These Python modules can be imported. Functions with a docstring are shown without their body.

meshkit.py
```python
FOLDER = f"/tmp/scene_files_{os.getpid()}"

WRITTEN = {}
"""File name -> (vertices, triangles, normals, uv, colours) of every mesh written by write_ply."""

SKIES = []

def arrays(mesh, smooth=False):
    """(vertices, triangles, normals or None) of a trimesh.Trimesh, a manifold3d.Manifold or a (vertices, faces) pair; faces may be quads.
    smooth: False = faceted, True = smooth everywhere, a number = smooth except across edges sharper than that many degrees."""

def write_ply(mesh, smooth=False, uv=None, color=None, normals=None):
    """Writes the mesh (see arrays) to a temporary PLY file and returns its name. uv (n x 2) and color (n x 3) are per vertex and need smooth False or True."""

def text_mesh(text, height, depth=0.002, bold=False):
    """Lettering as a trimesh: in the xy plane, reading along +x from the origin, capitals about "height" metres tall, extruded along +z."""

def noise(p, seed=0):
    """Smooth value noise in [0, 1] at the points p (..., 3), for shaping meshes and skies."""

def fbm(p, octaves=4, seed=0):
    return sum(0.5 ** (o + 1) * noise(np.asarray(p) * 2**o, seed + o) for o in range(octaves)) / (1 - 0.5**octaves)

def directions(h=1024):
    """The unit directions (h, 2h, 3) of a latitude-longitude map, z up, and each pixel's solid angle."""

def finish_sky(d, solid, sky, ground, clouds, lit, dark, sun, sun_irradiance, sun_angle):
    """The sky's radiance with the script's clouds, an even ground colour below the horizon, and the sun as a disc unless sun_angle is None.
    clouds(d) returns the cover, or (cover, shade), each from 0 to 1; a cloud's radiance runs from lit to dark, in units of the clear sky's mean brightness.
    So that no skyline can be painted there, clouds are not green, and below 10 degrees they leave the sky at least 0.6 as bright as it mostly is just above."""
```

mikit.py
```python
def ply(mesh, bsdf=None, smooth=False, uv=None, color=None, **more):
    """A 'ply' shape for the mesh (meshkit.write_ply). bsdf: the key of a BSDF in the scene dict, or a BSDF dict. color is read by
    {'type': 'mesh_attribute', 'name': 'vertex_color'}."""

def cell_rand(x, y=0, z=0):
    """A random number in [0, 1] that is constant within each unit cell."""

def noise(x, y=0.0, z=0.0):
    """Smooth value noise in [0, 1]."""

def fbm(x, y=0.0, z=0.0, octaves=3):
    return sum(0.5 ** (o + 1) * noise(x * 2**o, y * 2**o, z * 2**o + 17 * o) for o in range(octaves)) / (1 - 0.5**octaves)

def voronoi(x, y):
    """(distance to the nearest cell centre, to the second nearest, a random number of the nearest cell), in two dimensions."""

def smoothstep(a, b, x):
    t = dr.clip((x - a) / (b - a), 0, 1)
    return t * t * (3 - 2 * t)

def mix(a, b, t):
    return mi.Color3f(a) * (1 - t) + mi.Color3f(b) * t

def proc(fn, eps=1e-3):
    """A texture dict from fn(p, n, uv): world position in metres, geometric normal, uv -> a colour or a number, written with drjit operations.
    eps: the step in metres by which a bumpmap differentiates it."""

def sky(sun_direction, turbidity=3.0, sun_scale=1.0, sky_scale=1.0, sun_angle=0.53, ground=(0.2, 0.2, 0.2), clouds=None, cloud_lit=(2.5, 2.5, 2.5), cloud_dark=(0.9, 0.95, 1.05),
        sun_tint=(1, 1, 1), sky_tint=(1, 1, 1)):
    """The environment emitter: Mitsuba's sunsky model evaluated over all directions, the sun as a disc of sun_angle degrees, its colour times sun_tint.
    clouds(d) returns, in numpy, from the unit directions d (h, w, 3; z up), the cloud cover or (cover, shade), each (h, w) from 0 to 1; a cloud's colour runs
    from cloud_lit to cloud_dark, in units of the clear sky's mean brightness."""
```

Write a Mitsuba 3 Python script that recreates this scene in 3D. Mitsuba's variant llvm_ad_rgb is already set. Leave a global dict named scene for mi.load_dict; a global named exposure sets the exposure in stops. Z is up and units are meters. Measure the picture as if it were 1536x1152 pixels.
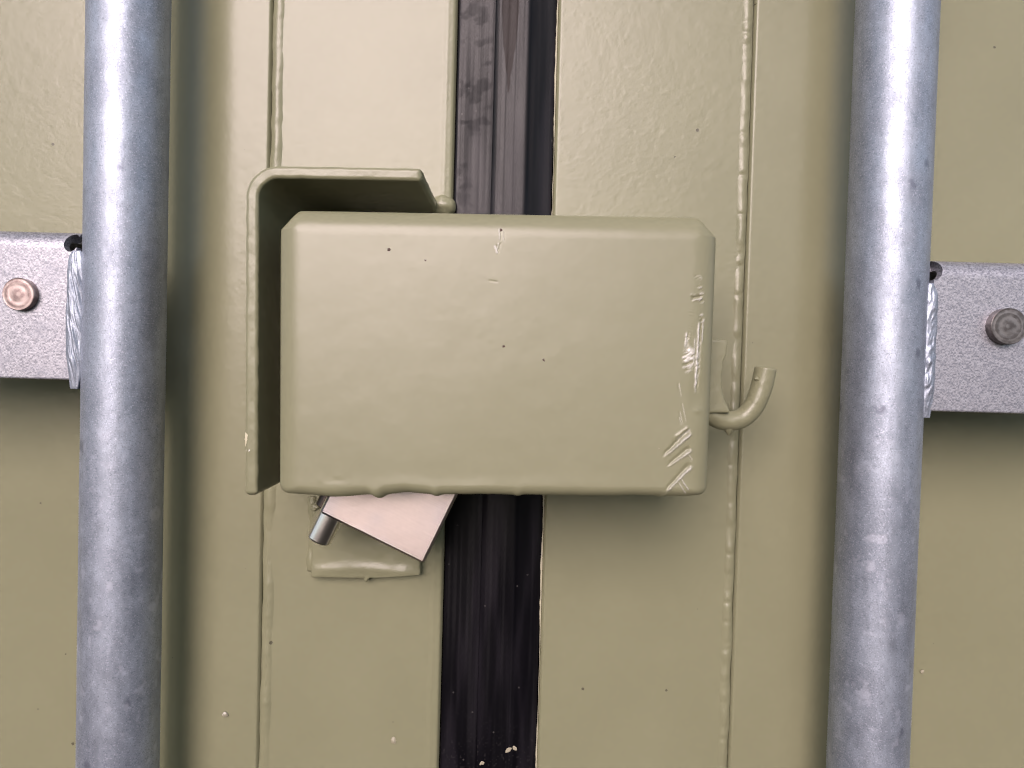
import math
import numpy as np
import trimesh
import drjit as dr
import mitsuba as mi
import mikit, meshkit
from mikit import proc, noise, fbm, voronoi, cell_rand, smoothstep, mix
from shapely.geometry import Polygon, Point, LineString, box as sbox
from manifold3d import Manifold, CrossSection

T = mi.ScalarTransform4f
scene, labels = {}, {}
MM = 0.001

# ------------------------------------------------------------------ camera, sky, exposure
PITCH, ROLL, DIST = math.radians(1.48), math.radians(1.56), 0.37
fwd = [0, math.cos(PITCH), -math.sin(PITCH)]
cam_o = [0, -DIST, 0]
scene['camera'] = {
    'type': 'perspective', 'fov': 2 * math.degrees(math.atan(768 / 1160.0)), 'fov_axis': 'x',
    'near_clip': 0.01, 'far_clip': 50.0,
    'to_world': T().look_at(origin=cam_o, target=[cam_o[k] + fwd[k] for k in range(3)], up=[-math.sin(ROLL), 0, math.cos(ROLL)]),
    'film': {'type': 'hdrfilm', 'width': 1024, 'height': 768},
}
def evening_clouds(d):
    """broken high cloud over the whole sky"""
    n = meshkit.fbm(np.stack([d[..., 0] * 2.2, d[..., 1] * 2.2, d[..., 2] * 5.0], -1), 4, 7)
    cover = np.clip(0.50 + 1.6 * (n - 0.5), 0.1, 0.95)
    return cover, np.clip(1.4 * (n - 0.35), 0, 0.6)
scene['sky'] = mikit.sky((-0.22, -1.0, 0.44), turbidity=3.0, sun_scale=0.30, sky_scale=0.45, sun_angle=37.0, ground=(0.025, 0.023, 0.018),
                         clouds=evening_clouds, cloud_lit=(2.25, 2.25, 2.3), cloud_dark=(1.2, 1.2, 1.25), sun_tint=(0.85, 0.915, 1.50))
exposure = 4.06

# ------------------------------------------------------------------ materials
def bsdf(name, d):
    scene[name] = d
def rgb(r, g, b):
    return {'type': 'rgb', 'value': [r, g, b]}

def paint_color(p, n, uv):
    t = fbm(p.x * 28 + 3, p.y * 28, p.z * 22 + 9, octaves=3)
    c = mix([0.152, 0.150, 0.092], [0.168, 0.166, 0.103], t)
    # a few grains of dirt caught in the paint
    d, _, r = voronoi(p.x * 55 + 0.3 * p.y * 55, p.z * 55)
    speck = dr.select((r > 0.93) & (d < 0.05 * dr.square((r - 0.93) / 0.07)), 1.0, 0.0)
    return mix(c, [0.03, 0.025, 0.018], speck * 0.75)
def spray_bump(p, n, uv):
    return fbm(p.x * 700, p.y * 700, p.z * 700, octaves=2)
def sprayed(color):
    return {'type': 'bumpmap', 'arbitrary': proc(spray_bump, eps=2.0e-4), 'scale': 0.000060,
            'bsdf': {'type': 'principled', 'base_color': color, 'roughness': 0.33, 'specular': 0.38}}
bsdf('olive_paint', sprayed(proc(paint_color)))
def scuffed_color(p, n, uv):
    t = fbm(p.x * 900, p.y * 900, p.z * 500, octaves=2)
    return mix([0.20, 0.185, 0.13], [0.42, 0.41, 0.38], smoothstep(0.35, 0.62, t))
bsdf('scuffed_paint', {'type': 'principled', 'base_color': proc(scuffed_color), 'roughness': 0.45, 'specular': 0.5})
bsdf('bare_primer', {'type': 'principled', 'base_color': rgb(0.36, 0.335, 0.24), 'roughness': 0.45, 'specular': 0.5})
bsdf('paint_grit', {'type': 'principled', 'base_color': rgb(0.24, 0.22, 0.16), 'roughness': 0.4, 'specular': 0.5})
bsdf('dark_grit', {'type': 'principled', 'base_color': rgb(0.05, 0.032, 0.022), 'roughness': 0.6, 'specular': 0.3})

def zinc_color(p, n, uv):
    g = noise(p.x * 2300, p.y * 2300, p.z * 1800)
    m = 0.6 * fbm(p.x * 420, p.y * 420, p.z * 260, octaves=3) + 0.4 * fbm(p.x * 700, p.y * 700, p.z * 45, octaves=2)
    blot = fbm(p.x * 95, p.y * 95, p.z * 52 + 7, octaves=4)
    c = mix([0.235, 0.262, 0.312], [0.285, 0.318, 0.375], smoothstep(0.28, 0.72, blot))
    c = c * (0.74 + 0.52 * m)
    c = mix(c, [0.46, 0.48, 0.56], smoothstep(0.62, 0.95, g) * 0.55)
    c = mix(c, [0.10, 0.11, 0.14], smoothstep(0.36, 0.10, g) * 0.45)
    # handling marks: small dark scuffs, and pale bloom towards the bottom of the bars
    d, _, r = voronoi(p.x * 60 + p.y * 30, p.z * 42)
    mark = dr.select(r > 0.84, smoothstep(0.17, 0.05, d + 0.12 * (noise(p.x * 900, p.y * 900, p.z * 500) - 0.3)), 0.0)
    c = mix(c, [0.09, 0.095, 0.13], mark * 0.55)
    bloom = smoothstep(0.60, 0.78, fbm(p.x * 230 + 3, p.y * 230, p.z * 170, octaves=3)) * smoothstep(0.02, -0.10, p.z)
    return mix(c, [0.50, 0.52, 0.60], bloom * 0.40)
def zinc_bump(p, n, uv):
    return noise(p.x * 1500, p.y * 1500, p.z * 1100) + 1.4 * noise(p.x * 560, p.y * 560, p.z * 380)
def zinc_rough(p, n, uv):
    return 0.39 + 0.22 * fbm(p.x * 240, p.y * 240, p.z * 120, octaves=2)
bsdf('galvanized', {'type': 'bumpmap', 'arbitrary': proc(zinc_bump, eps=1.2e-4), 'scale': 0.000026,
                    'bsdf': {'type': 'principled', 'base_color': proc(zinc_color), 'metallic': 0.72, 'roughness': proc(zinc_rough), 'specular': 0.5}})
def plate_color(p, n, uv):
    g = fbm(p.x * 1500, p.y * 1500, p.z * 1500, octaves=2)
    c = mix([0.175, 0.178, 0.205], [0.365, 0.365, 0.40], smoothstep(0.22, 0.75, g))
    blot = fbm(p.x * 120, p.y * 50, p.z * 120, octaves=3)
    return mix(c, [0.20, 0.205, 0.24], smoothstep(0.55, 0.80, blot) * 0.5)
bsdf('galvanized_plate', {'type': 'bumpmap', 'arbitrary': proc(zinc_bump, eps=1.2e-4), 'scale': 0.000035,
                          'bsdf': {'type': 'principled', 'base_color': proc(plate_color), 'metallic': 0.72, 'roughness': 0.46, 'specular': 0.5}})

def rubber_marks(p):
    """wiped smears on the flat flap (0..1), one long dried run on the ridge (0..1), dust at the bottom (0..1)"""
    slant = p.x * 130 + p.z * 70
    wipe = smoothstep(0.54, 0.70, fbm(slant, p.z * 190 - p.x * 60, 3.0, octaves=3)) * smoothstep(-0.012, -0.014, p.x) * smoothstep(0.05, 0.09, p.z)
    half = 0.0008 + 0.0034 * smoothstep(0.128, 0.162, p.z) + 0.0005 * (noise(p.z * 300) - 0.5)
    run = dr.select(p.z > 0.1285, smoothstep(half, half - 0.0007, dr.abs(p.x + 0.0055)), 0.0)
    low = smoothstep(-0.170, -0.198, p.z + 0.02 * (noise(p.x * 200, p.z * 200) - 0.5)) * smoothstep(0.70, 0.92, noise(p.x * 1100, p.z * 1100))
    d2, _, r2 = voronoi(p.x * 210, p.z * 210)
    grit = dr.select((r2 > 0.97) & (d2 < 0.09), 1.0, 0.0)
    return wipe, run, dr.minimum(low * 0.08 + grit * 0.30, 1.0)
def rubber_color(p, n, uv):
    dust = fbm(p.x * 160, 0.0, p.z * 14, octaves=3)
    wipe, run, low = rubber_marks(p)
    c = mix([0.0020, 0.0018, 0.0028], [0.0075, 0.0066, 0.0088], smoothstep(0.40, 0.75, dust))
    c = mix(c, [0.014, 0.009, 0.008], run * 0.9)
    return mix(c, [0.10, 0.095, 0.09], low)
def rubber_rough(p, n, uv):
    wipe, run, low = rubber_marks(p)
    streak = fbm(p.x * 900, 3.0, p.z * 9, octaves=2)
    return dr.clip(0.24 + 0.14 * fbm(p.x * 200, 0.0, p.z * 25, octaves=3) + 0.12 * smoothstep(0.45, 0.8, streak) + 0.10 * wipe + 0.20 * run, 0.1, 0.9)
bsdf('rubber', {'type': 'principled', 'base_color': proc(rubber_color), 'roughness': proc(rubber_rough), 'specular': 0.17})

A_LOCK = math.radians(-24.6)
def brush_bump(p, n, uv):
    u = p.x * math.cos(A_LOCK) + p.z * math.sin(A_LOCK)
    v = -p.x * math.sin(A_LOCK) + p.z * math.cos(A_LOCK)
    return noise(u * 160, p.y * 800, v * 3200) + 0.7 * noise(u * 500, p.y * 500, v * 420)
def lock_color(p, n, uv):
    u = p.x * math.cos(A_LOCK) + p.z * math.sin(A_LOCK)
    v = -p.x * math.sin(A_LOCK) + p.z * math.cos(A_LOCK)
    hair = noise(u * 120, 1.0, v * 2600) * 0.6 + noise(u * 900, 2.0, v * 900) * 0.4
    tone = fbm(p.x * 45, p.z * 45 + 4, 0.0, octaves=3)
    return mix([0.37, 0.320, 0.298], [0.300, 0.280, 0.290], smoothstep(0.3, 0.7, tone)) * (0.92 + 0.12 * hair)
bsdf('brushed_steel', {'type': 'bumpmap', 'arbitrary': proc(brush_bump, eps=1.0e-4), 'scale': 0.000022,
                       'bsdf': {'type': 'principled', 'base_color': proc(lock_color), 'metallic': 1.0, 'roughness': 0.38}})
bsdf('bright_steel', {'type': 'principled', 'base_color': rgb(0.74, 0.70, 0.66), 'metallic': 1.0, 'roughness': 0.24})
bsdf('dark_steel', {'type': 'principled', 'base_color': rgb(0.07, 0.057, 0.052), 'metallic': 1.0, 'roughness': 0.35})
def pin_color_fn(cx, cz, a, b):
    def fn(p, n, uv):
        r = dr.sqrt(dr.square(p.x - cx) + dr.square(p.z - cz))
        ring = noise(r * 1500, 5.0) * 0.35 + 0.65 * fbm(p.x * 500, p.y * 500, p.z * 500, octaves=2)
        return mix(a, b, smoothstep(0.25, 0.75, ring))
    return fn
bsdf('copper_pin', {'type': 'principled', 'base_color': proc(pin_color_fn(-0.2124, 0.0242, [0.18, 0.135, 0.13], [0.34, 0.275, 0.26])), 'metallic': 0.9, 'roughness': 0.38, 'specular': 0.5})
bsdf('steel_pin', {'type': 'principled', 'base_color': proc(pin_color_fn(0.2112, 0.0219, [0.10, 0.088, 0.085], [0.22, 0.20, 0.195])), 'metallic': 0.9, 'roughness': 0.38, 'specular': 0.5})

# ------------------------------------------------------------------ mesh helpers
def add(key, mesh, mat, smooth=30, label=None, **more):
    scene[key] = mikit.ply(mesh, mat, smooth, **more)
    if label:
        labels[key] = {'label': label}
def thing(key, label, category, group=None):
    labels[key] = {'label': label, 'category': category, 'kind': 'thing'}
    if group:
        labels[key]['group'] = group

def axis(fine0, fine1, step, out0, out1, coarse=0.006):
    """sample positions: fine between fine0 and fine1, coarse outside to out0 / out1"""
    a = [np.linspace(out0, fine0, max(2, int((fine0 - out0) / coarse) + 1))[:-1]] if out0 < fine0 - 1e-9 else []
    a.append(np.linspace(fine0, fine1, int((fine1 - fine0) / step) + 1))
    if out1 > fine1 + 1e-9:
        a.append(np.linspace(fine1, out1, max(2, int((out1 - fine1) / coarse) + 1))[1:])
    return np.concatenate(a)

def grid_faces(nr, nc, off=0, flip=False):
    i = np.arange(nr * nc).reshape(nr, nc) + off
    a, b, c, d = i[:-1, :-1].ravel(), i[:-1, 1:].ravel(), i[1:, 1:].ravel(), i[1:, :-1].ravel()
    f = np.vstack([np.c_[a, b, c], np.c_[a, c, d]])
    return f[:, ::-1] if flip else f

def sheet(X, Y, Z, thick):
    """A solid plate: front surface given by (rows, cols) grids of points facing -y, sides and a coarse back thick behind it."""
    nr, nc = X.shape
    V = np.stack([X, Y, Z], -1).reshape(-1, 3)
    F = [grid_faces(nr, nc)]
    loop = np.concatenate([np.arange(nc), np.arange(1, nr) * nc + nc - 1, (nr - 1) * nc + np.arange(nc - 2, -1, -1), np.arange(nr - 2, 0, -1) * nc])
    L = V[loop].copy()
    back = L + [0, thick, 0]
    n0 = len(V)
    V = np.vstack([V, L, back])              # doubled rim, so the edge stays crisp
    k = len(loop)
    i = np.arange(k); j = (i + 1) % k
    F.append(np.c_[n0 + i, n0 + k + i, n0 + k + j]); F.append(np.c_[n0 + i, n0 + k + j, n0 + j])
    # back: strips between the bottom and the top rows
    bot = n0 + k + np.arange(nc)
    top = n0 + k + np.r_[np.arange(nc + nr - 2, nc + nr - 2 + nc)][::-1]
    F.append(np.c_[bot[:-1], top[1:], bot[1:]]); F.append(np.c_[bot[:-1], top[:-1], top[1:]])
    return trimesh.Trimesh(V, np.vstack(F), process=False)

def orient_check(m):
    return m

def fb(X, Z, s, seed, octv=2, sz=None):
    return meshkit.fbm(np.stack([X * s, Z * (sz or s), np.zeros_like(X)], -1), octv, seed) - 0.5

def peel(X, Z, seed=1, fine=0.060, soft_=0.9):
    """orange-peel relief of thick sprayed paint, in metres"""
    return (fb(X, Z, 330, seed, 2, 330) * fine + fb(X, Z, 90, seed + 5, 2, 120) * 0.075 * soft_ + fb(X, Z, 22, seed + 9, 2) * 0.30 * soft_) * MM

def tube(path, radii, n=20, cap=True):
    """a tapering round rod along path"""
    P = np.asarray(path, float); R = np.broadcast_to(radii, len(P))
    t = np.gradient(P, axis=0); t /= np.linalg.norm(t, axis=1, keepdims=True)
    ref = np.array([0, 1.0, 0]); V = []
    for p, d, r in zip(P, t, R):
        a = np.cross(d, ref); a /= np.linalg.norm(a); b = np.cross(a, d)
        th = np.arange(n) / n * 2 * np.pi
        V.append(p + r * (np.cos(th)[:, None] * a + np.sin(th)[:, None] * b))
    V = np.vstack(V); F = []
    for k in range(len(P) - 1):
        i = k * n + np.arange(n); j = k * n + (np.arange(n) + 1) % n
        F += [np.c_[i, j, j + n], np.c_[i, j + n, i + n]]
    if cap:
        c = len(V); V = np.vstack([V, P[:1], P[-1:]])
        i = np.arange(n); j = (i + 1) % n; e = (len(P) - 1) * n
        F += [np.c_[np.full(n, c), j, i], np.c_[np.full(n, c + 1), e + i, e + j]]
    m = trimesh.Trimesh(V, np.vstack(F), process=False)
    if m.volume < 0: m.invert()
    return m

def from_manifold(m):
    q = m.to_mesh()
    return trimesh.Trimesh(q.vert_properties[:, :3], q.tri_verts, process=False)

def plate_xz(poly, y0, y1):
    """polygon in (x, z) made solid between y0 (front) and y1"""
    m = trimesh.creation.extrude_polygon(poly, y1 - y0, engine='earcut')
    v = m.vertices.copy()
    m.vertices = np.c_[v[:, 0], y0 + v[:, 2], v[:, 1]]
    m.invert()
    if m.volume < 0: m.invert()
    return m

def soft(m, length, it=12, noise_amp=0.0, s=300, seed=0):
    """refine a solid, round it off like thick paint, give it a little unevenness"""
    q = trimesh.Trimesh(m.vertices, m.faces, process=True)
    man = Manifold(__import__('manifold3d').Mesh(np.asarray(q.vertices, np.float32), np.asarray(q.faces, np.uint32)))
    man = man.refine_to_length(length)
    t = from_manifold(man)
    t = trimesh.Trimesh(t.vertices, t.faces, process=True)
    trimesh.smoothing.filter_humphrey(t, alpha=0.1, beta=0.5, iterations=it)
    if noise_amp:
        n = t.vertex_normals
        t.vertices = t.vertices + n * ((meshkit.fbm(t.vertices * s, 2, seed) - 0.5) * noise_amp)[:, None]
    return t

# ------------------------------------------------------------------ the two container doors
ZF0, ZF1, ZO0, ZO1 = -0.225, 0.198, -0.42, 0.40
zs = axis(ZF0, ZF1, 0.0007, ZO0, ZO1)

def panel_depth(a):
    """depth of the door panel behind the frame face at distance a from the door joint: flat, a soft bend, a slope, a soft bend, flat"""
    a0, run, D, r1 = 0.1325, 0.050, 0.031, 0.008
    t = np.clip((a - a0) / run, 0, 1)
    d = D * t ** 2.1
    # hidden foot of the slope, eased into the flat
    return d - 0.0 * np.exp(-((a - a0 - run) / r1) ** 2)

def weld_bead(x0, x1, side, seed, h, scallop):
    """raised, uneven bead along the joint between frame and panel; side = +1 when the sharp edge lies towards +x"""
    z = axis(ZF0, ZF1, 0.0007, ZO0, ZO1); u = np.linspace(0, 1, 17)
    Z, U = np.meshgrid(z, u, indexing='ij')
    wob = lambda s, sd: meshkit.fbm(np.stack([Z * s, U * 0.0, U * 0 + sd], -1), 3, sd) - 0.5
    xa, xb = x0 + 0.0012 * wob(90, seed), x1 + 0.0012 * wob(70, seed + 3)
    sc = meshkit.noise(np.stack([Z * 210, U * 0, U * 0], -1), seed + 8)
    height = h * (0.75 + 0.9 * wob(60, seed + 6) + scallop * (np.abs(sc - 0.5) * 2 - 0.4))
    prof = np.sin(np.pi * np.clip(U, 0, 1)) ** 0.8
    q = U if side > 0 else 1 - U
    prof = prof * (0.55 + 0.45 * q)
    return sheet(xa + (xb - xa) * U, 0.0006 - height * prof - peel(Z * 1.0 + U * 0.004, Z, seed), Z, 0.004)

def dab(cx, cz, r, seed, y=0.0, tall=0.5, squash=1.0, rot=0.0):
    s = trimesh.creation.icosphere(3, r)
    v = s.vertices * [1, tall, squash]
    v = v * (1 + 0.9 * (meshkit.fbm(s.vertices / r * 1.3, 2, seed) - 0.5))[:, None]
    c, sn = math.cos(rot), math.sin(rot)
    v = np.c_[v[:, 0] * c - v[:, 2] * sn, v[:, 1], v[:, 0] * sn + v[:, 2] * c] + [cx, y, cz]
    return trimesh.Trimesh(v, s.faces, process=False)

def strip(x0, x1, depth_fn, seed, step=0.0007, fine=None):
    xs = axis(max(x0, -0.285), min(x1, 0.285), step, x0, x1)
    Z, X = np.meshgrid(zs, xs, indexing='ij')
    return sheet(X, depth_fn(X, Z) - peel(X, Z, seed), Z, 0.003)

def edge_round(d, r):
    """set-back of a face at distance d from a rounded edge of radius r"""
    e = np.clip(r - d, 0, r)
    return r - np.sqrt(np.maximum(r * r - e * e, 0))

thing('container_door', 'olive green painted container door on the left, carrying the corner guard and the square lug', 'container door')
thing('container_door_001', 'olive green painted container door on the right, behind the hook of the lock box', 'container door')
# left: frame from the joint to the weld, panel beyond
add('container_door__frame', strip(-0.1162, -0.0306, lambda X, Z: edge_round(-0.0306 - X, 0.0022) - 0.0003 * np.exp(-((X + 0.0350) / 0.0012) ** 2), 11), 'olive_paint', True)
add('container_door__panel', strip(-0.62, -0.1183, lambda X, Z: 0.0004 + panel_depth(-X) + edge_round(-0.1183 - X, 0.0016), 23), 'olive_paint', True)
add('container_door__weld_bead', weld_bead(-0.1177, -0.1112, -1, 31, 0.0019, 0.14), 'olive_paint', True)
add('container_door_001__frame', strip(0.0172, 0.1060, lambda X, Z: edge_round(X - 0.0172, 0.0016), 12), 'olive_paint', True)
add('container_door_001__panel', strip(0.1101, 0.62, lambda X, Z: 0.0004 + panel_depth(X) + edge_round(X - 0.1101, 0.0016), 24), 'olive_paint', True)
add('container_door_001__weld_bead', weld_bead(0.1036, 0.1094, 1, 41, 0.0019, 0.45), 'olive_paint', True)
# the dark crevice behind the joints
add('container_door__joint_backing', plate_xz(sbox(-0.121, ZO0, -0.113, ZO1), 0.0035, 0.006), 'olive_paint', False)
add('container_door_001__joint_backing', plate_xz(sbox(0.105, ZO0, 0.113, ZO1), 0.0035, 0.006), 'olive_paint', False)
# bare strip along the edge of the right frame where the paint has flaked off
ze = axis(ZF0, ZF1, 0.0007, ZO0, ZO1)
Ze, Ue = np.meshgrid(ze, np.linspace(0, 1, 5), indexing='ij')
wv = meshkit.fbm(np.stack([Ze * 26, Ue * 0, Ue * 0], -1), 4, 3) - 0.45
wd = 0.0002 + 0.0007 * np.clip(wv * 3, -0.2, 1.0) + 0.0003 * (meshkit.noise(np.stack([Ze * 400, Ue * 0, Ue * 0], -1), 9) - 0.3)
wd = np.clip(wd, 0.00015, 0.0013)
add('container_door_001__bare_edge', sheet(0.0171 - wd * (1 - Ue), 0.0012 - 0.0004 * np.sin(np.pi * Ue), Ze, 0.004), 'bare_primer', True,
    label='thin pale strip of bare metal along the door edge')
add('container_door__paint_grit', dab(-0.1344, -0.1734, 0.0013, 2, -0.0002, 0.6), 'scuffed_paint', True)
add('container_door__paint_grit_001', dab(-0.0525, -0.1838, 0.0012, 5, -0.0002, 0.6, 1.5, 0.5), 'paint_grit', True)
add('container_door_001__paint_grit', dab(0.2186, -0.1550, 0.0009, 6, 0.0306, 0.6), 'paint_grit', True)
add('container_door_001__paint_grit_001', dab(0.2108, 0.1161, 0.0013, 8, 0.0310, 0.3), 'paint_grit', True)

# ------------------------------------------------------------------ rubber gasket between the doors
thing('rubber_gasket', 'long black rubber gasket running vertically between the two doors', 'rubber seal')
def gasket_piece(pts, key):
    pts = np.array(pts) * MM
    z = np.linspace(ZO0, ZO1, 240)
    dense = []
    for a, b in zip(pts[:-1], pts[1:]):
        k = max(2, int(np.linalg.norm(b - a) / 0.0009) + 1)
        dense.append(a + (b - a) * np.linspace(0, 1, k, endpoint=False)[:, None])
    dense = np.vstack(dense + [pts[-1:]])
    Z = np.repeat(z[:, None], len(dense), 1)
    X = np.repeat(dense[None, :, 0], len(z), 0); Y = np.repeat(dense[None, :, 1], len(z), 0)
    w = (meshkit.fbm(np.stack([X * 60, Z * 25, X * 0], -1), 2, 4) - 0.5) * 0.25 * MM
    add(key, sheet(X + w * 0.5, Y + w, Z, 0.006), 'rubber', 25)
gasket_piece([(-30.2, 2.6), (-29.8, 1.5), (-29.0, 1.2), (-27.6, 1.15), (-24, 1.0), (-14.0, 0.9), (-12.6, 1.0)], 'rubber_gasket__flap')
gasket_piece([(-12.7, 1.6), (-12.4, 0.7), (-12.0, 0.45), (-10.6, 0.0), (-10.0, -0.12), (-9.4, -0.2), (-7, -0.22), (1.5, -0.22), (3.0, -0.2), (4.0, 0.0), (4.7, 0.4)], 'rubber_gasket__ridge')
gasket_piece([(4.5, 0.3), (5.2, 0.6), (8.0, 1.3), (12.0, 2.2), (15.2, 2.7), (16.3, 3.0)], 'rubber_gasket__lip')
add('rubber_gasket__base', plate_xz(sbox(-0.045, ZO0, 0.032, ZO1), 0.0092, 0.0125), 'rubber', False)
add('rubber_gasket__dried_droplet', trimesh.util.concatenate([dab(0.0030, -0.1868, 0.0020, 12, -0.0001, 0.12, 0.5, 0.5), dab(0.0058, -0.1862, 0.0016, 13, 0.0008, 0.12, 0.5, -0.7)]), 'paint_grit', True)
add('rubber_gasket__dried_droplet_001', dab(-0.0095, -0.1935, 0.0016, 14, -0.0001, 0.12, 0.6, 0.7), 'paint_grit', True)

# ------------------------------------------------------------------ lock box
thing('lock_box', 'large olive lock box cover with scraped right edge in the middle of the doors', 'lock box')
F = -0.072
DF, BS = -0.004, 1.016 * 0.294 / 0.298         # the cover stands well proud of the guard
n_s, n_t = 560, 400
def ease(n):                       # samples crowd towards both ends
    t = np.linspace(0, 1, n)
    return 0.55 * t + 0.45 * (0.5 - 0.5 * np.cos(np.pi * t))
S, Tt = np.meshgrid(ease(n_s), ease(n_t), indexing='xy')
zL0, zL1, zR0, zR1 = -0.0522, 0.0570, -0.0488, 0.0585
B = zL0 + (zR0 - zL0) * S
Tp = zL1 + (zR1 - zL1) * S
xs_ = -0.0900 + 0.1670 * S
# drips and sag of the lower edge
drip = 0.0011 * np.exp(-((xs_ + 0.0690) / 0.0100) ** 2) + 0.0015 * np.exp(-((xs_ + 0.0519) / 0.0022) ** 2) + 0.0007 * np.exp(-((xs_ + 0.0290) / 0.0016) ** 2)
drip += 0.0005 * np.exp(-((xs_ - 0.0033) / 0.0014) ** 2) + 0.0004 * np.exp(-((xs_ - 0.0605) / 0.0012) ** 2)
drip -= 0.0007 * np.exp(-((xs_ + 0.0400) / 0.0060) ** 2)
B = B - drip + 0.0005 * (meshkit.fbm(np.stack([xs_ * 120, S * 0, S * 0], -1), 3, 2) - 0.5)
h = Tp - B
dz_b, dz_t = Tt * h, (1 - Tt) * h
def corner_l(db, dt):
    cut_t = np.clip(0.0080 - dt, 0, 0.0080) * 0.86 + 0.0003 * np.clip((0.011 - dt) / 0.011, 0, 1)
    r = 0.0036
    e = np.clip(r - db, 0, r)
    return cut_t + r - np.sqrt(np.maximum(r * r - e * e, 0))
L = -0.0910 + 0.0018 * (1 - Tt) + corner_l(dz_b, dz_t)
R = 0.0773 - 0.0004 * (1 - Tt) - corner_l(dz_b, dz_t)
X = L + (R - L) * S
Z = B + h * Tt
d_l, d_r = (X - (L - corner_l(dz_b, dz_t) * 0)), (R - X)
def edge_roll(d, r, p):
    e = np.clip(1 - d / r, 0, 1)
    return r * (1 - np.maximum(1 - e ** p, 0) ** (1 / p)) * 0.85
c1, c2, c3, c4 = edge_roll(d_l, 0.0105, 2.5), edge_roll(d_r, 0.0110, 2.6), edge_roll(dz_t, 0.0105, 2.3), edge_round(dz_b, 0.0042)
setb = (c1 ** 3 + c2 ** 3 + c3 ** 3 + c4 ** 3) ** (1 / 3)
front = np.exp(-(setb / 0.0015) ** 2)
Y = F + setb - front * peel(X, Z, 51, 0.030, 1.15) - (1 - front) * 0.35 * peel(X, Z, 52)
Y -= front * fb(X, Z, 55, 60, 2) * 0.00007
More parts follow.
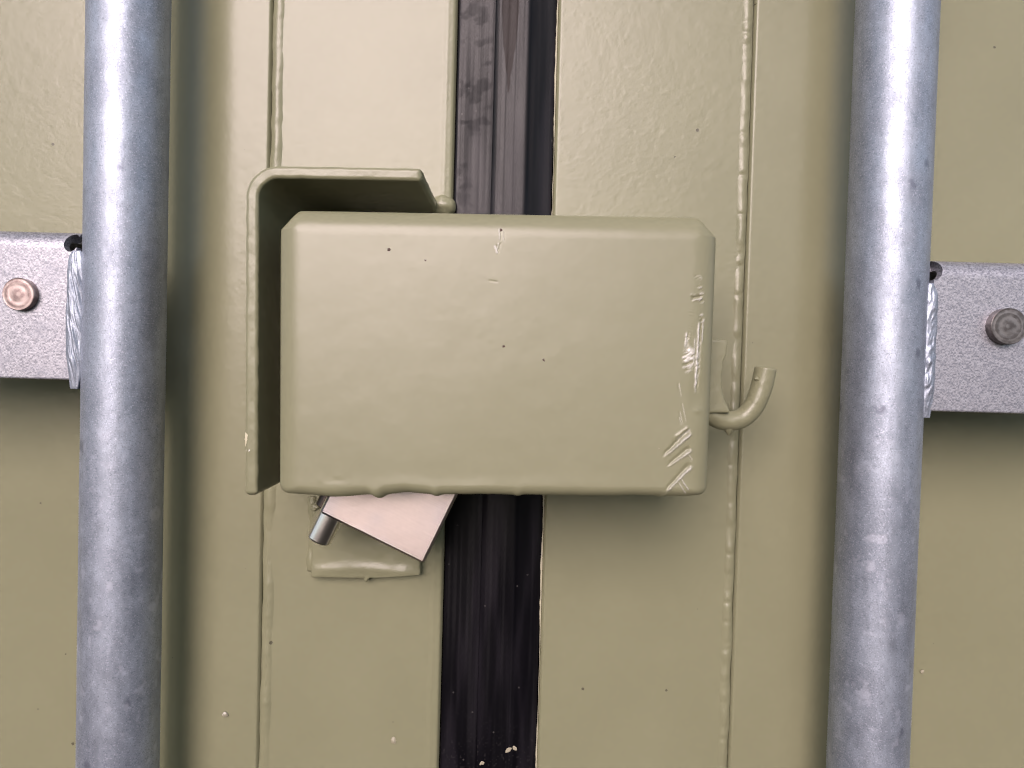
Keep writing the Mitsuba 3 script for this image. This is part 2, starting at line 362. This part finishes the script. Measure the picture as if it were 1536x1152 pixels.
# swollen bead of paint along the lower edge
Y -= 0.00018 * np.exp(-((dz_b - 0.0040 - 0.0008 * np.sin(xs_ * 70)) / 0.0026) ** 2) * (0.25 + 1.2 * np.clip(meshkit.fbm(np.stack([xs_ * 45, S * 0, S * 0], -1), 2, 5) - 0.25, 0, 1))
Y += 0.00015 * np.exp(-((X + 0.0680) ** 2 / 0.006 ** 2 + (Z + 0.0470) ** 2 / 0.004 ** 2)) * (meshkit.noise(np.stack([X * 500, Z * 500, X * 0], -1), 3) - 0.5)
wear = np.zeros_like(X)
def gouge(a, b, w, depth, lip=0.6, taper=1.0, rough=0.4, white=0.8, seed=0, side=1):
    """a scrape from a to b (mm): a furrow with a torn lip on one side"""
    global Y, wear
    a, b = np.array(a) * MM, np.array(b) * MM
    d = b - a; ln = np.hypot(*d); d = d / ln; nrm = np.array([-d[1], d[0]]) * side
    u = ((X - a[0]) * d[0] + (Z - a[1]) * d[1]) / ln
    v = (X - a[0]) * nrm[0] + (Z - a[1]) * nrm[1]
    v = v + (meshkit.fbm(np.stack([X * 700, Z * 700, X * 0], -1), 2, seed) - 0.5) * w * MM * rough
    env = np.clip(u / 0.15, 0, 1) * np.clip((1 - u) / 0.12, 0, 1) * ((1 - taper) + taper * np.clip(u, 0, 1))
    W = w * MM * (0.35 + 0.65 * np.clip(u, 0, 1) * taper + 0.65 * (1 - taper))
    Y += env * depth * MM * np.exp(-(v / W) ** 2)
    lipv = env * np.exp(-((v + 1.45 * W) / (0.62 * W)) ** 2)
    grain = 0.5 + meshkit.noise(np.stack([X * 1500, Z * 1500, X * 0], -1), seed + 1)
    Y -= lip * depth * MM * lipv * grain
    wear = np.maximum(wear, white * lipv * np.clip(grain, 0, 1.2))
# diagonal gouges at the lower right
gouge((57.8, -33.6), (67.8, -23.2), 1.05, 0.75, 0.9, 0.7, 0.5, 0.55, 1, 1)
gouge((62.4, -26.5), (67.8, -22.0), 0.75, -0.35, 0.2, 0.3, 0.6, 0.4, 15, 1)
gouge((59.5, -37.2), (68.4, -29.6), 0.95, 0.6, 0.8, 0.7, 0.3, 0.45, 2, 1)
gouge((58.9, -47.0), (68.6, -35.8), 0.95, 0.6, 0.9, 0.6, 0.4, 0.65, 3, 1)
gouge((64.5, -41.8), (68.0, -46.6), 0.40, 0.25, 0.9, 0.2, 0.5, 0.6, 4, -1)
gouge((63.8, -43.3), (67.2, -48.2), 0.35, 0.2, 0.8, 0.2, 0.5, 0.5, 5, -1)
gouge((66.2, -31.0), (69.2, -35.2), 0.35, 0.15, 0.6, 0.2, 0.8, 0.35, 6, -1)
for k, (p, q) in enumerate([((65.2, -21.8), (63.6, -16.2)), ((66.3, -20.6), (64.4, -13.0)), ((64.6, -21.6), (63.4, -18.5)), ((64.2, -10.8), (62.9, -5.5))]):
    gouge(p, q, 0.28, 0.16, 0.9, 0.5, 0.4, 0.5, 20 + k, 1)
# long vertical scrape
gouge((71.0, 18.5), (70.4, -9.5), 0.55, 0.28, 1.2, 0.0, 1.0, 0.9, 7, 1)
gouge((71.3, 19.5), (71.0, 9.5), 0.40, 0.40, 0.7, 0.0, 0.5, 0.5, 8, -1)
gouge((66.8, 26.6), (71.2, 27.6), 0.60, 0.50, 0.8, 0.0, 0.8, 0.5, 10, 1)
def torn(cx, cz, rx, rz, depth, white, seed, lean=0.35):
    """a patch of paint torn into small upright flakes"""
    global Y, wear
    x, z = (X - cx * MM) / (rx * MM), (Z - cz * MM) / (rz * MM)
    x = x + lean * z * 0.3 + 0.5 * (meshkit.fbm(np.stack([X * 420, Z * 420, X * 0], -1), 2, seed + 3) - 0.5)
    env = np.clip(1.25 - (x * x + z * z), 0, 1)
    u, w = X + 0.45 * Z, Z - 0.45 * X
    n = meshkit.fbm(np.stack([u * 380, w * 1250, X * 0], -1), 3, seed)
    Y -= env * depth * MM * (np.clip(n - 0.42, -0.25, 0.5) * 2.2)
    wear = np.maximum(wear, white * env * np.clip((n - 0.42) * 5.0, 0, 1.1))
torn(66.6, 3.6, 2.5, 5.2, 0.55, 1.1, 301)
torn(70.9, 27.6, 1.3, 3.4, 0.45, 0.9, 311)
torn(67.8, 27.2, 1.6, 1.5, 0.40, 0.5, 321)
torn(69.0, 34.6, 2.0, 1.2, 0.25, 0.35, 331)
torn(70.2, 31.2, 1.2, 1.8, 0.20, 0.3, 341)
torn(71.2, 18.6, 1.2, 2.6, 0.35, 0.7, 351)
torn(70.0, 4.0, 1.3, 9.0, 0.22, 0.45, 361)
torn(65.6, 10.5, 0.8, 3.0, 0.25, 0.5, 371)
gouge((66.2, 14.0), (65.8, 8.0), 0.40, 0.15, 1.0, 0.0, 1.0, 0.7, 13, 1)
gouge((69.4, 12.0), (69.0, 1.0), 0.35, 0.15, 1.0, 0.0, 1.0, 0.6, 14, 1)
chat = np.clip(1 - np.abs((X - 0.0672 + 0.04 * (Z - 0.016)) / 0.0016) ** 2, 0, 1) * np.clip((0.0245 - Z) / 0.003, 0, 1) * np.clip((Z - 0.0085) / 0.003, 0, 1)
Y += 0.00006 * chat * np.sin((Z + 0.25 * X + 0.0004 * meshkit.noise(np.stack([X * 300, Z * 300, X * 0], -1), 8)) / 0.00105 * 6.283)
# smooth dent under the scrape
dd = ((X - 0.0705) / 0.0030) ** 2 + ((Z + 0.0105) / 0.0070) ** 2
Y += 0.00055 * np.exp(-dd)
Y -= 0.00030 * np.exp(-(((X - 0.0708) / 0.0016) ** 2 + ((Z + 0.0158) / 0.0012) ** 2))
# white scratches at the top middle
gouge((-7.4, 45.0), (-6.4, 41.6), 0.40, 0.14, 1.2, 0.0, 0.6, 1.1, 90, 1)
gouge((-5.9, 45.6), (-6.6, 42.8), 0.36, 0.14, 1.2, 0.0, 0.6, 0.9, 91, 1)
gouge((-5.9, 51.5), (-5.6, 46.5), 0.35, 0.08, 0.6, 0.0, 1.4, 0.5, 92, 1)
gouge((-4.6, 51.0), (-4.3, 46.0), 0.30, 0.08, 0.6, 0.0, 1.4, 0.3, 93, 1)
gouge((-9.8, 31.4), (-6.4, 30.6), 0.30, 0.12, 0.3, 0.0, 0.5, 0.0, 94, 1)
lean = 0.022 * (Z + 0.050)               # the cover leans back a little towards its top
grow = 1 + lean / 0.298
X, Y, Z = X * grow * BS, Y + lean + DF, Z * grow * BS
cover = sheet(X, Y, Z, 0.0)
# closed rim: the sides run back to a common plane
v = np.array(cover.vertices); k = n_s * n_t; m_ = (len(v) - k) // 2
v[k + m_:, 1] = F + DF + 0.0140
cover = trimesh.Trimesh(v, cover.faces, process=False)
wear_all = np.zeros(len(v)); wear_all[:k] = wear.ravel(); loop_n = m_
col = np.zeros((len(v), 3))
W3 = np.clip(wear_all, 0, 1)[:, None]
base = np.array([0.161, 0.158, 0.098]); white = np.array([0.44, 0.43, 0.40])
col = base * (1 - W3) + white * W3
bsdf('box_paint', sprayed({'type': 'mesh_attribute', 'name': 'vertex_color'}))
scene['box_paint']['scale'] = 0.000020
add('lock_box__cover', cover, 'box_paint', True, color=col, label='front cover with diagonal gouges and flaked white scrapes on its right')
outer = Polygon([(-0.0886, -0.0500), (0.0764, -0.0468), (0.0766, 0.0510), (0.0700, 0.0577), (-0.0830, 0.0562), (-0.0904, 0.0490)])
inner = Polygon([(-0.0838, -0.0700), (0.0716, -0.0700), (0.0716, 0.0490), (0.0680, 0.0527), (-0.0810, 0.0512), (-0.0853, 0.0470)])
outer, inner = (Polygon(np.array(q.exterior.coords) * BS) for q in (outer, inner))
add('lock_box__side_wall', plate_xz(outer.difference(inner), F + DF + 0.0125, -0.0005), 'olive_paint', False)
for i, (x_, z_, r_) in enumerate([(-47.9, 41.9, 0.62), (-5.7, 50.4, 0.5), (-34.0, 38.2, 0.36), (11.8, 1.8, 0.42), (-3.5, 6.6, 0.5), (56.5, -30.6, 0.4)]):
    setb_here = edge_roll(np.array([0.0577 - z_ * MM]), 0.0105, 2.3)[0]
    key = 'lock_box__dirt_speck' + ('' if i == 0 else '_%03d' % i)
    lean_ = 0.022 * (z_ * MM + 0.050)
    q_ = BS * (1 + lean_ / 0.298)
    add(key, dab(x_ * MM * q_, z_ * MM * q_, r_ * MM, 60 + i, F + DF + setb_here + lean_, 0.35, 1.3 if i in (1, 3) else 1.0, 0.5 * (i == 3)), 'scuffed_paint' if i == 5 else 'dark_grit', True)

# J-shaped hook welded to the side of the box
ctrl = np.array([(73.5, -9.0), (78.0, -12.5), (82.5, -16.6), (87.5, -20.2), (93.5, -21.9), (99.5, -20.3), (103.8, -15.6), (106.5, -9.0), (108.2, -1.5), (108.6, 1.4)])
from scipy.interpolate import CubicSpline
tt = np.r_[0, np.cumsum(np.hypot(*np.diff(ctrl, axis=0).T))]
fine = CubicSpline(tt, ctrl)(np.linspace(0, tt[-1], 90))
path = np.c_[fine[:, 0], np.full(90, -38.0), fine[:, 1]] * MM
rod = tube(path, 0.0044 + 0.0002 * np.sin(np.linspace(0, 9, 90)), 40)
dripm = tube(np.array([(93.4, -38.4, -23.2), (93.5, -38.4, -25.6), (93.6, -38.3, -27.2), (93.6, -38.3, -28.2)]) * MM, [0.0032, 0.0021, 0.0010, 0.0002], 20)
man_mesh = lambda m: Manifold(__import__('manifold3d').Mesh(np.asarray(m.vertices, np.float32), np.asarray(m.faces, np.uint32)))
hk = from_manifold(man_mesh(rod))
hk = trimesh.util.concatenate([soft(hk, 0.0007, 8, 0.0003, 260, 5), dripm])
add('lock_box__hook', hk, 'olive_paint', True, label='J-shaped rod hook with a paint drip at its lowest point')
gus = Polygon([(72.5, 12.9), (90.4, 12.6), (90.1, 7.5), (88.8, 3.5), (88.3, -2.0), (88.6, -8.0), (90.0, -13.0), (92.5, -18.0), (72.5, -19.0)])
gus = Polygon(np.array(gus.exterior.coords) * MM)
add('lock_box__hook_plate', soft(plate_xz(gus, -0.0440, -0.0360), 0.0008, 10, 0.0002, 300, 6), 'olive_paint', True)
add('lock_box__paint_grit', dab(0.1040, -0.0035, 0.0010, 33, -0.0410, 0.9), 'olive_paint', True)
add('lock_box__scuff', dab(0.1106, -0.0012, 0.0012, 34, -0.0404, 0.35, 1.7, -0.15), 'scuffed_paint', True)

# ------------------------------------------------------------------ corner guard (bent plate) left of the lock box
thing('corner_guard', 'bent olive steel plate angle wrapping the upper left corner of the lock box', 'bracket')
def bend_path(pts, r, n=40):
    """polyline with its inner corner rounded to radius r"""
    a, b, c = (np.array(p, float) for p in pts)
    u, w = (a - b) / np.linalg.norm(a - b), (c - b) / np.linalg.norm(c - b)
    ang = math.acos(np.clip(u @ w, -1, 1)); t = r / math.tan(ang / 2)
    ctr = b + (u + w) / np.linalg.norm(u + w) * r / math.sin(ang / 2)
    p0, p1 = b + u * t, b + w * t
    a0 = math.atan2(*(p0 - ctr)[::-1]); a1 = math.atan2(*(p1 - ctr)[::-1])
    da = (a1 - a0 + math.pi) % (2 * math.pi) - math.pi
    arc = [ctr + r * np.array([math.cos(a0 + da * k / n), math.sin(a0 + da * k / n)]) for k in range(n + 1)]
    return LineString([a] + arc + [c])
center = bend_path([(-102.5, -55.0), (-104.5, 72.9), (-37.6, 73.5)], 10.5)
def swept_plate(line, half, y_front, y_back, r, seed):
    """a bent plate: the rounded cross section (across the plate, depth) carried along the line (mm)"""
    n = int(line.length / 0.8)
    P = np.array([line.interpolate(t, normalized=True).coords[0] for t in np.linspace(0, 1, n)]) * MM
    t = np.gradient(P, axis=0); t /= np.linalg.norm(t, axis=1, keepdims=True); nr = np.c_[-t[:, 1], t[:, 0]]
    a = np.linspace(0, np.pi / 2, 9)
    right = np.linspace(y_back, y_front + r, 60)
    sec = [(-half, y) for y in right] + [(-half + r - r * np.cos(q), y_front + r - r * np.sin(q)) for q in a[1:]]
    sec += [(x, y_front) for x in np.linspace(-half + r, half - r, 7)[1:-1]]
    sec += [(half - r + r * np.sin(q), y_front + r - r * np.cos(q)) for q in a] + [(half, y) for y in right[::-1][1:]]
    sec = np.array(sec); k = len(sec)
    s_ = np.linspace(0, line.length, n)
    e = np.minimum(s_, line.length - s_); inset = 1.3 * np.clip(1 - e / 1.3, 0, 1) ** 2      # rounded ends
    V = []
    for i in range(n):
        q = sec.copy(); f = inset[i] * MM
        q[:, 0] = np.sign(q[:, 0]) * np.maximum(np.abs(q[:, 0]) - f, 0); q[:, 1] = np.maximum(q[:, 1], y_front + f)
        V.append(np.c_[P[i, 0] + nr[i, 0] * q[:, 0], q[:, 1], P[i, 1] + nr[i, 1] * q[:, 0]])
    V = np.vstack(V)
    d = meshkit.fbm(V * 170, 3, seed) - 0.5
    V[:, 1] -= d * 0.0004 * (V[:, 1] < y_front + 0.004)
    V += np.c_[meshkit.fbm(V * 200, 2, seed + 1) - 0.5, np.zeros(len(V)), meshkit.fbm(V * 200, 2, seed + 2) - 0.5] * 0.0005
    F_ = [grid_faces(n, k)]
    for i0, rev in ((0, False), ((n - 1) * k, True)):            # end caps
        c = len(V); V = np.vstack([V, V[i0:i0 + k].mean(0)])
        j = i0 + np.arange(k); q = i0 + (np.arange(k) + 1) % k
        F_.append(np.c_[np.full(k, c), j, q] if rev else np.c_[np.full(k, c), q, j])
    m = trimesh.Trimesh(V, np.vstack(F_), process=False)
    if m.volume < 0: m.invert()
    return m
guard = swept_plate(center, 2.55 * MM, -0.0640, 0.0005, 1.5 * MM, 8)
add('corner_guard__bent_plate', guard, 'olive_paint', 50)
wb = trimesh.creation.icosphere(4, 1.0)
wv_ = wb.vertices * (1 + 0.35 * (meshkit.fbm(wb.vertices * 1.1, 2, 81) - 0.5))[:, None] * [0.0062, 0.0052, 0.0056]
add('corner_guard__weld_bead', trimesh.Trimesh(wv_ + [-0.0352, -0.0012, 0.0738], wb.faces, process=False), 'olive_paint', True)
add('corner_guard__paint_chip', dab(-0.1041, -0.0326, 0.0014, 84, -0.0636, 0.3, 2.2), 'bare_primer', True, label='pale chip in the paint of the plate edge')
add('corner_guard__paint_chip_001', dab(-0.1035, -0.0372, 0.0012, 85, -0.0636, 0.4, 1.0), 'scuffed_paint', True)

# ------------------------------------------------------------------ square lug under the padlock
thing('lug_plate', 'small square olive lug with a paint drip, welded on below the padlock', 'steel lug')
lug = Polygon(np.array([(-93.0, -68.0), (-42.0, -66.0), (-41.0, -101.0), (-60, -102.6), (-65.0, -103.0), (-66.5, -105.6), (-68.0, -103.4), (-78, -103.6), (-92.6, -103.6)]) * MM)
lm = soft(plate_xz(lug, -0.0065, 0.0005), 0.0009, 10, 0.0003, 200, 9)
v = np.array(lm.vertices); fr = v[:, 1] < -0.003
v[:, 1] -= fr * 0.0007 * np.exp(-((v[:, 2] + 0.0992 - 0.0006 * np.sin(v[:, 0] * 160)) / 0.0026) ** 2) * np.clip((v[:, 0] + 0.0935) / 0.006, 0, 1) * np.clip((-0.0425 - v[:, 0]) / 0.006, 0, 1)
lm = trimesh.Trimesh(v, lm.faces, process=False)
add('lug_plate__block', lm, 'olive_paint', 50)
zz = np.linspace(-102, -66, 60)
add('lug_plate__weld_bead', tube(np.c_[-93.9 + 0.5 * np.sin(zz * 0.21), np.full(60, 0.6), zz] * MM, (2.2 + 0.25 * np.sin(zz * 0.5)) * MM, 24), 'olive_paint', True)
add('lug_plate__burr', dab(-0.0915, -0.0700, 0.0022, 86, -0.0066, 0.7, 0.7), 'olive_paint', True)

# ------------------------------------------------------------------ padlock
thing('padlock', 'brushed steel block padlock hanging tilted below the lock box', 'padlock')
ca, sa = math.cos(A_LOCK), math.sin(A_LOCK)
def lock_frame(m, origin):
    v = np.array(m.vertices)
    return trimesh.Trimesh(np.c_[origin[0] + v[:, 0] * ca - v[:, 2] * sa, origin[1] + v[:, 1], origin[2] + v[:, 0] * sa + v[:, 2] * ca], m.faces, process=False)
O = (-0.0799, -0.0450, -0.0650)       # lower left corner of the front face
Lx, Lz, Ly, ch = 0.0490, 0.0400, 0.0200, 0.0010
def chamfer_box(x0, x1, y0, y1, z0, z1, c):
    pts = []
    for sx, sy, sz in np.ndindex(2, 2, 2):
        X_, Y_, Z_ = (x0, x1)[sx], (y0, y1)[sy], (z0, z1)[sz]
        ex, ey, ez = (1, -1)[sx] * c, (1, -1)[sy] * c, (1, -1)[sz] * c
        pts += [(X_, Y_ + ey, Z_ + ez), (X_ + ex, Y_, Z_ + ez), (X_ + ex, Y_ + ey, Z_)]
    return from_manifold(Manifold.hull_points(np.array(pts, np.float32)))
def tip(m, ang, z0, y0):
    v = np.array(m.vertices); dy, dz = v[:, 1] - y0, v[:, 2] - z0
    c_, s_ = math.cos(ang), math.sin(ang)
    v[:, 1], v[:, 2] = y0 + dy * c_ + dz * s_, z0 - dy * s_ + dz * c_
    return trimesh.Trimesh(v, m.faces, process=False)
add('padlock__body', tip(lock_frame(chamfer_box(0, Lx, 0, Ly, 0, Lz, ch), O), math.radians(3.0), -0.0700, -0.0450), 'brushed_steel', False)
cyl = trimesh.creation.revolve(np.array([(0, -13.2), (4.4, -13.2), (4.95, -12.9), (5.2, -12.3), (5.2, 6), (0, 6)]) * MM, sections=64)
add('padlock__shackle_end', lock_frame(cyl, (-0.0799 + 0.0043 * ca, -0.0385, -0.0646 + 0.0043 * sa)), 'bright_steel', 30)
nut = trimesh.creation.revolve(np.array([(0, 0), (2.6, 0), (3.3, 0.6), (3.3, 14), (0, 14)]) * MM, sections=32)
add('padlock__shackle', lock_frame(nut, (-0.0822, -0.0300, -0.0655)), 'dark_steel', 30, label='dark brown steel shackle beside the block')

# ------------------------------------------------------------------ locking bars
BAR_R, BAR_Y = 0.0170, -0.0250
thing('locking_bar', 'galvanized vertical locking bar on the left with the copper-coloured pin', 'locking bar', 'galvanized locking bars')
thing('locking_bar_001', 'galvanized vertical locking bar on the right with the grey worn pin', 'locking bar', 'galvanized locking bars')
def bar_tube(cx, seed):
    z = axis(ZF0, ZF1, 0.0016, ZO0, ZO1); th = np.arange(120) / 120 * 2 * np.pi
    Z, A = np.meshgrid(z, th, indexing='ij')
    r = BAR_R + (meshkit.fbm(np.stack([np.cos(A) * 2.0, np.sin(A) * 2.0, Z * 30], -1), 3, seed) - 0.5) * 0.00022
    nz = len(z)
    V = np.stack([cx + r * np.cos(A), BAR_Y + r * np.sin(A), Z], -1).reshape(-1, 3)
    i = np.arange(nz - 1)[:, None] * 120 + np.arange(120)[None]; j = np.arange(nz - 1)[:, None] * 120 + (np.arange(120)[None] + 1) % 120
    i, j = i.ravel(), j.ravel()
    F_ = np.vstack([np.c_[i, j, j + 120], np.c_[i, j + 120, i + 120]])
    return trimesh.Trimesh(V, F_, process=False)
def hub(cx0, cx1, z0, z1, yf, notch):
    """bent plate: a front leaf with its top folded back to the door, a round drain hole at the fold beside the bar"""
    zc, r = z1 - 0.0075, 0.0075
    arc = [(yf + r - r * math.cos(a), zc + r * math.sin(a)) for a in np.linspace(0, math.pi / 2, 12)]
    inn = [(yf + r - (r - 0.0042) * math.cos(a), zc + (r - 0.0042) * math.sin(a)) for a in np.linspace(math.pi / 2, 0, 12)]
    lo = [(yf + 0.0042, z0 + 0.0006), (yf + 0.0036, z0), (yf + 0.0010, z0), (yf + 0.0003, z0 + 0.0003), (yf, z0 + 0.0010)]
    poly = [(yf, zc)] + arc[1:] + [(-0.008, z1), (-0.004, z1 - 0.004), (-0.004, z1 - 0.034), (-0.0075, z1 - 0.034), (-0.0075, z1 - 0.0060), (-0.0095, z1 - 0.0042)] + inn + lo
    poly = np.array(Polygon(poly).exterior.coords)[:-1]
    if not Polygon(poly).exterior.is_ccw: poly = poly[::-1]
    cs = CrossSection([poly])
    m = cs.extrude(cx1 - cx0).rotate([90, 0, 90]).translate([cx0, 0, 0])
    nx, nz_, nw, nh = notch
    cut = Manifold.cylinder(0.018, 1.0, 1.0, 40).rotate([90, 0, 0]).scale([nw, 1, nh]).rotate([0, 12, 0]).translate([nx, yf + 0.010, nz_])
    return from_manifold(m - cut)
def bar_weld(x0, x1, z0, z1, yc, seed, slant, bulge):
    """ropey weld bead filling the corner between plate and bar"""
    z = np.linspace(z0, z1, 300); u = np.linspace(0, 1, 40)
    Z, U = np.meshgrid(z, u, indexing='ij')
    t = (Z - z0) / (z1 - z0)
    w0 = x0 + 0.0010 * (meshkit.fbm(np.stack([Z * 130, U * 0, U * 0], -1), 2, seed) - 0.5)
    w1 = x1 + 0.0008 * (meshkit.fbm(np.stack([Z * 110, U * 0, U * 0], -1), 2, seed + 1) - 0.5)
    end = np.sqrt(np.clip(1 - np.abs(2 * t - 1) ** 6, 0, 1)) * np.clip(0.30 + t / 0.30, 0, 1)
    rip = meshkit.fbm(np.stack([U * 4.0, (Z + slant * U) * 260, U * 0], -1), 2, seed + 4) - 0.5
    mid = (w0 + w1) / 2 + 0.0009 * (2 * t - 1) * np.sign(w1 + w0) * -0.5
    w0, w1 = mid + (w0 - mid) * (0.35 + 0.65 * end), mid + (w1 - mid) * (0.35 + 0.65 * end)
    hgt = (bulge * np.sin(np.pi * U) ** 0.7 + 0.0012 * rip * np.sin(np.pi * U) ** 0.5) * end
    return sheet(w0 + (w1 - w0) * U, yc - hgt, Z, 0.006)
def pin(cx, cz, r, y0, y1, lean):
    prof_ = np.array([(0, 0.0), (0.45, 0.02), (0.52, 0.10), (0.60, 0.02), (0.80, 0.0), (0.88, 0.10), (0.96, 0.03), (1.0, 0.22), (1.0, 5), (0, 5)])
    prof_ = prof_ * np.array([r, 1.0])
    pr = np.c_[prof_[:, 0], np.where(prof_[:, 1] > 1, (y1 - y0), prof_[:, 1] * MM * 1.2)]
    m = trimesh.creation.revolve(pr, sections=64)
    v = np.array(m.vertices)
    v = np.c_[v[:, 0] + lean * v[:, 2], y0 + v[:, 2], v[:, 1]]
    m = trimesh.Trimesh(v + [cx, 0, cz], m.faces, process=False)
    if m.volume < 0: m.invert()
    return m
YH = -0.0350
add('locking_bar__tube', bar_tube(-0.1732, 3), 'galvanized', True)
add('locking_bar__hub_plate', hub(-0.300, -0.1896, -0.0122, 0.0523, YH, (-0.1920, 0.0472, 0.0030, 0.0040)), 'galvanized_plate', 30)
add('locking_bar__weld_bead', bar_weld(-0.1938, -0.1860, -0.0160, 0.0440, -0.0347, 5, 0.030, 0.0017), 'galvanized', True)
add('locking_bar__pin', pin(-0.2124, 0.0242, 0.0070, YH - 0.0032, YH + 0.003, 0.0), 'copper_pin', 30, label='worn copper-coloured pin head')
add('locking_bar_001__tube', bar_tube(0.1650, 4), 'galvanized', True)
add('locking_bar_001__hub_plate', hub(0.1810, 0.300, -0.0156, 0.0503, YH, (0.1818, 0.0456, 0.0029, 0.0044)), 'galvanized_plate', 30)
add('locking_bar_001__weld_bead', bar_weld(0.1768, 0.1836, -0.0185, 0.0400, -0.0346, 15, -0.004, 0.0014), 'galvanized', True)
add('locking_bar_001__pin', pin(0.2116, 0.0219, 0.0078, YH - 0.0042, YH + 0.003, 0.0), 'steel_pin', 30, label='worn grey steel pin head')
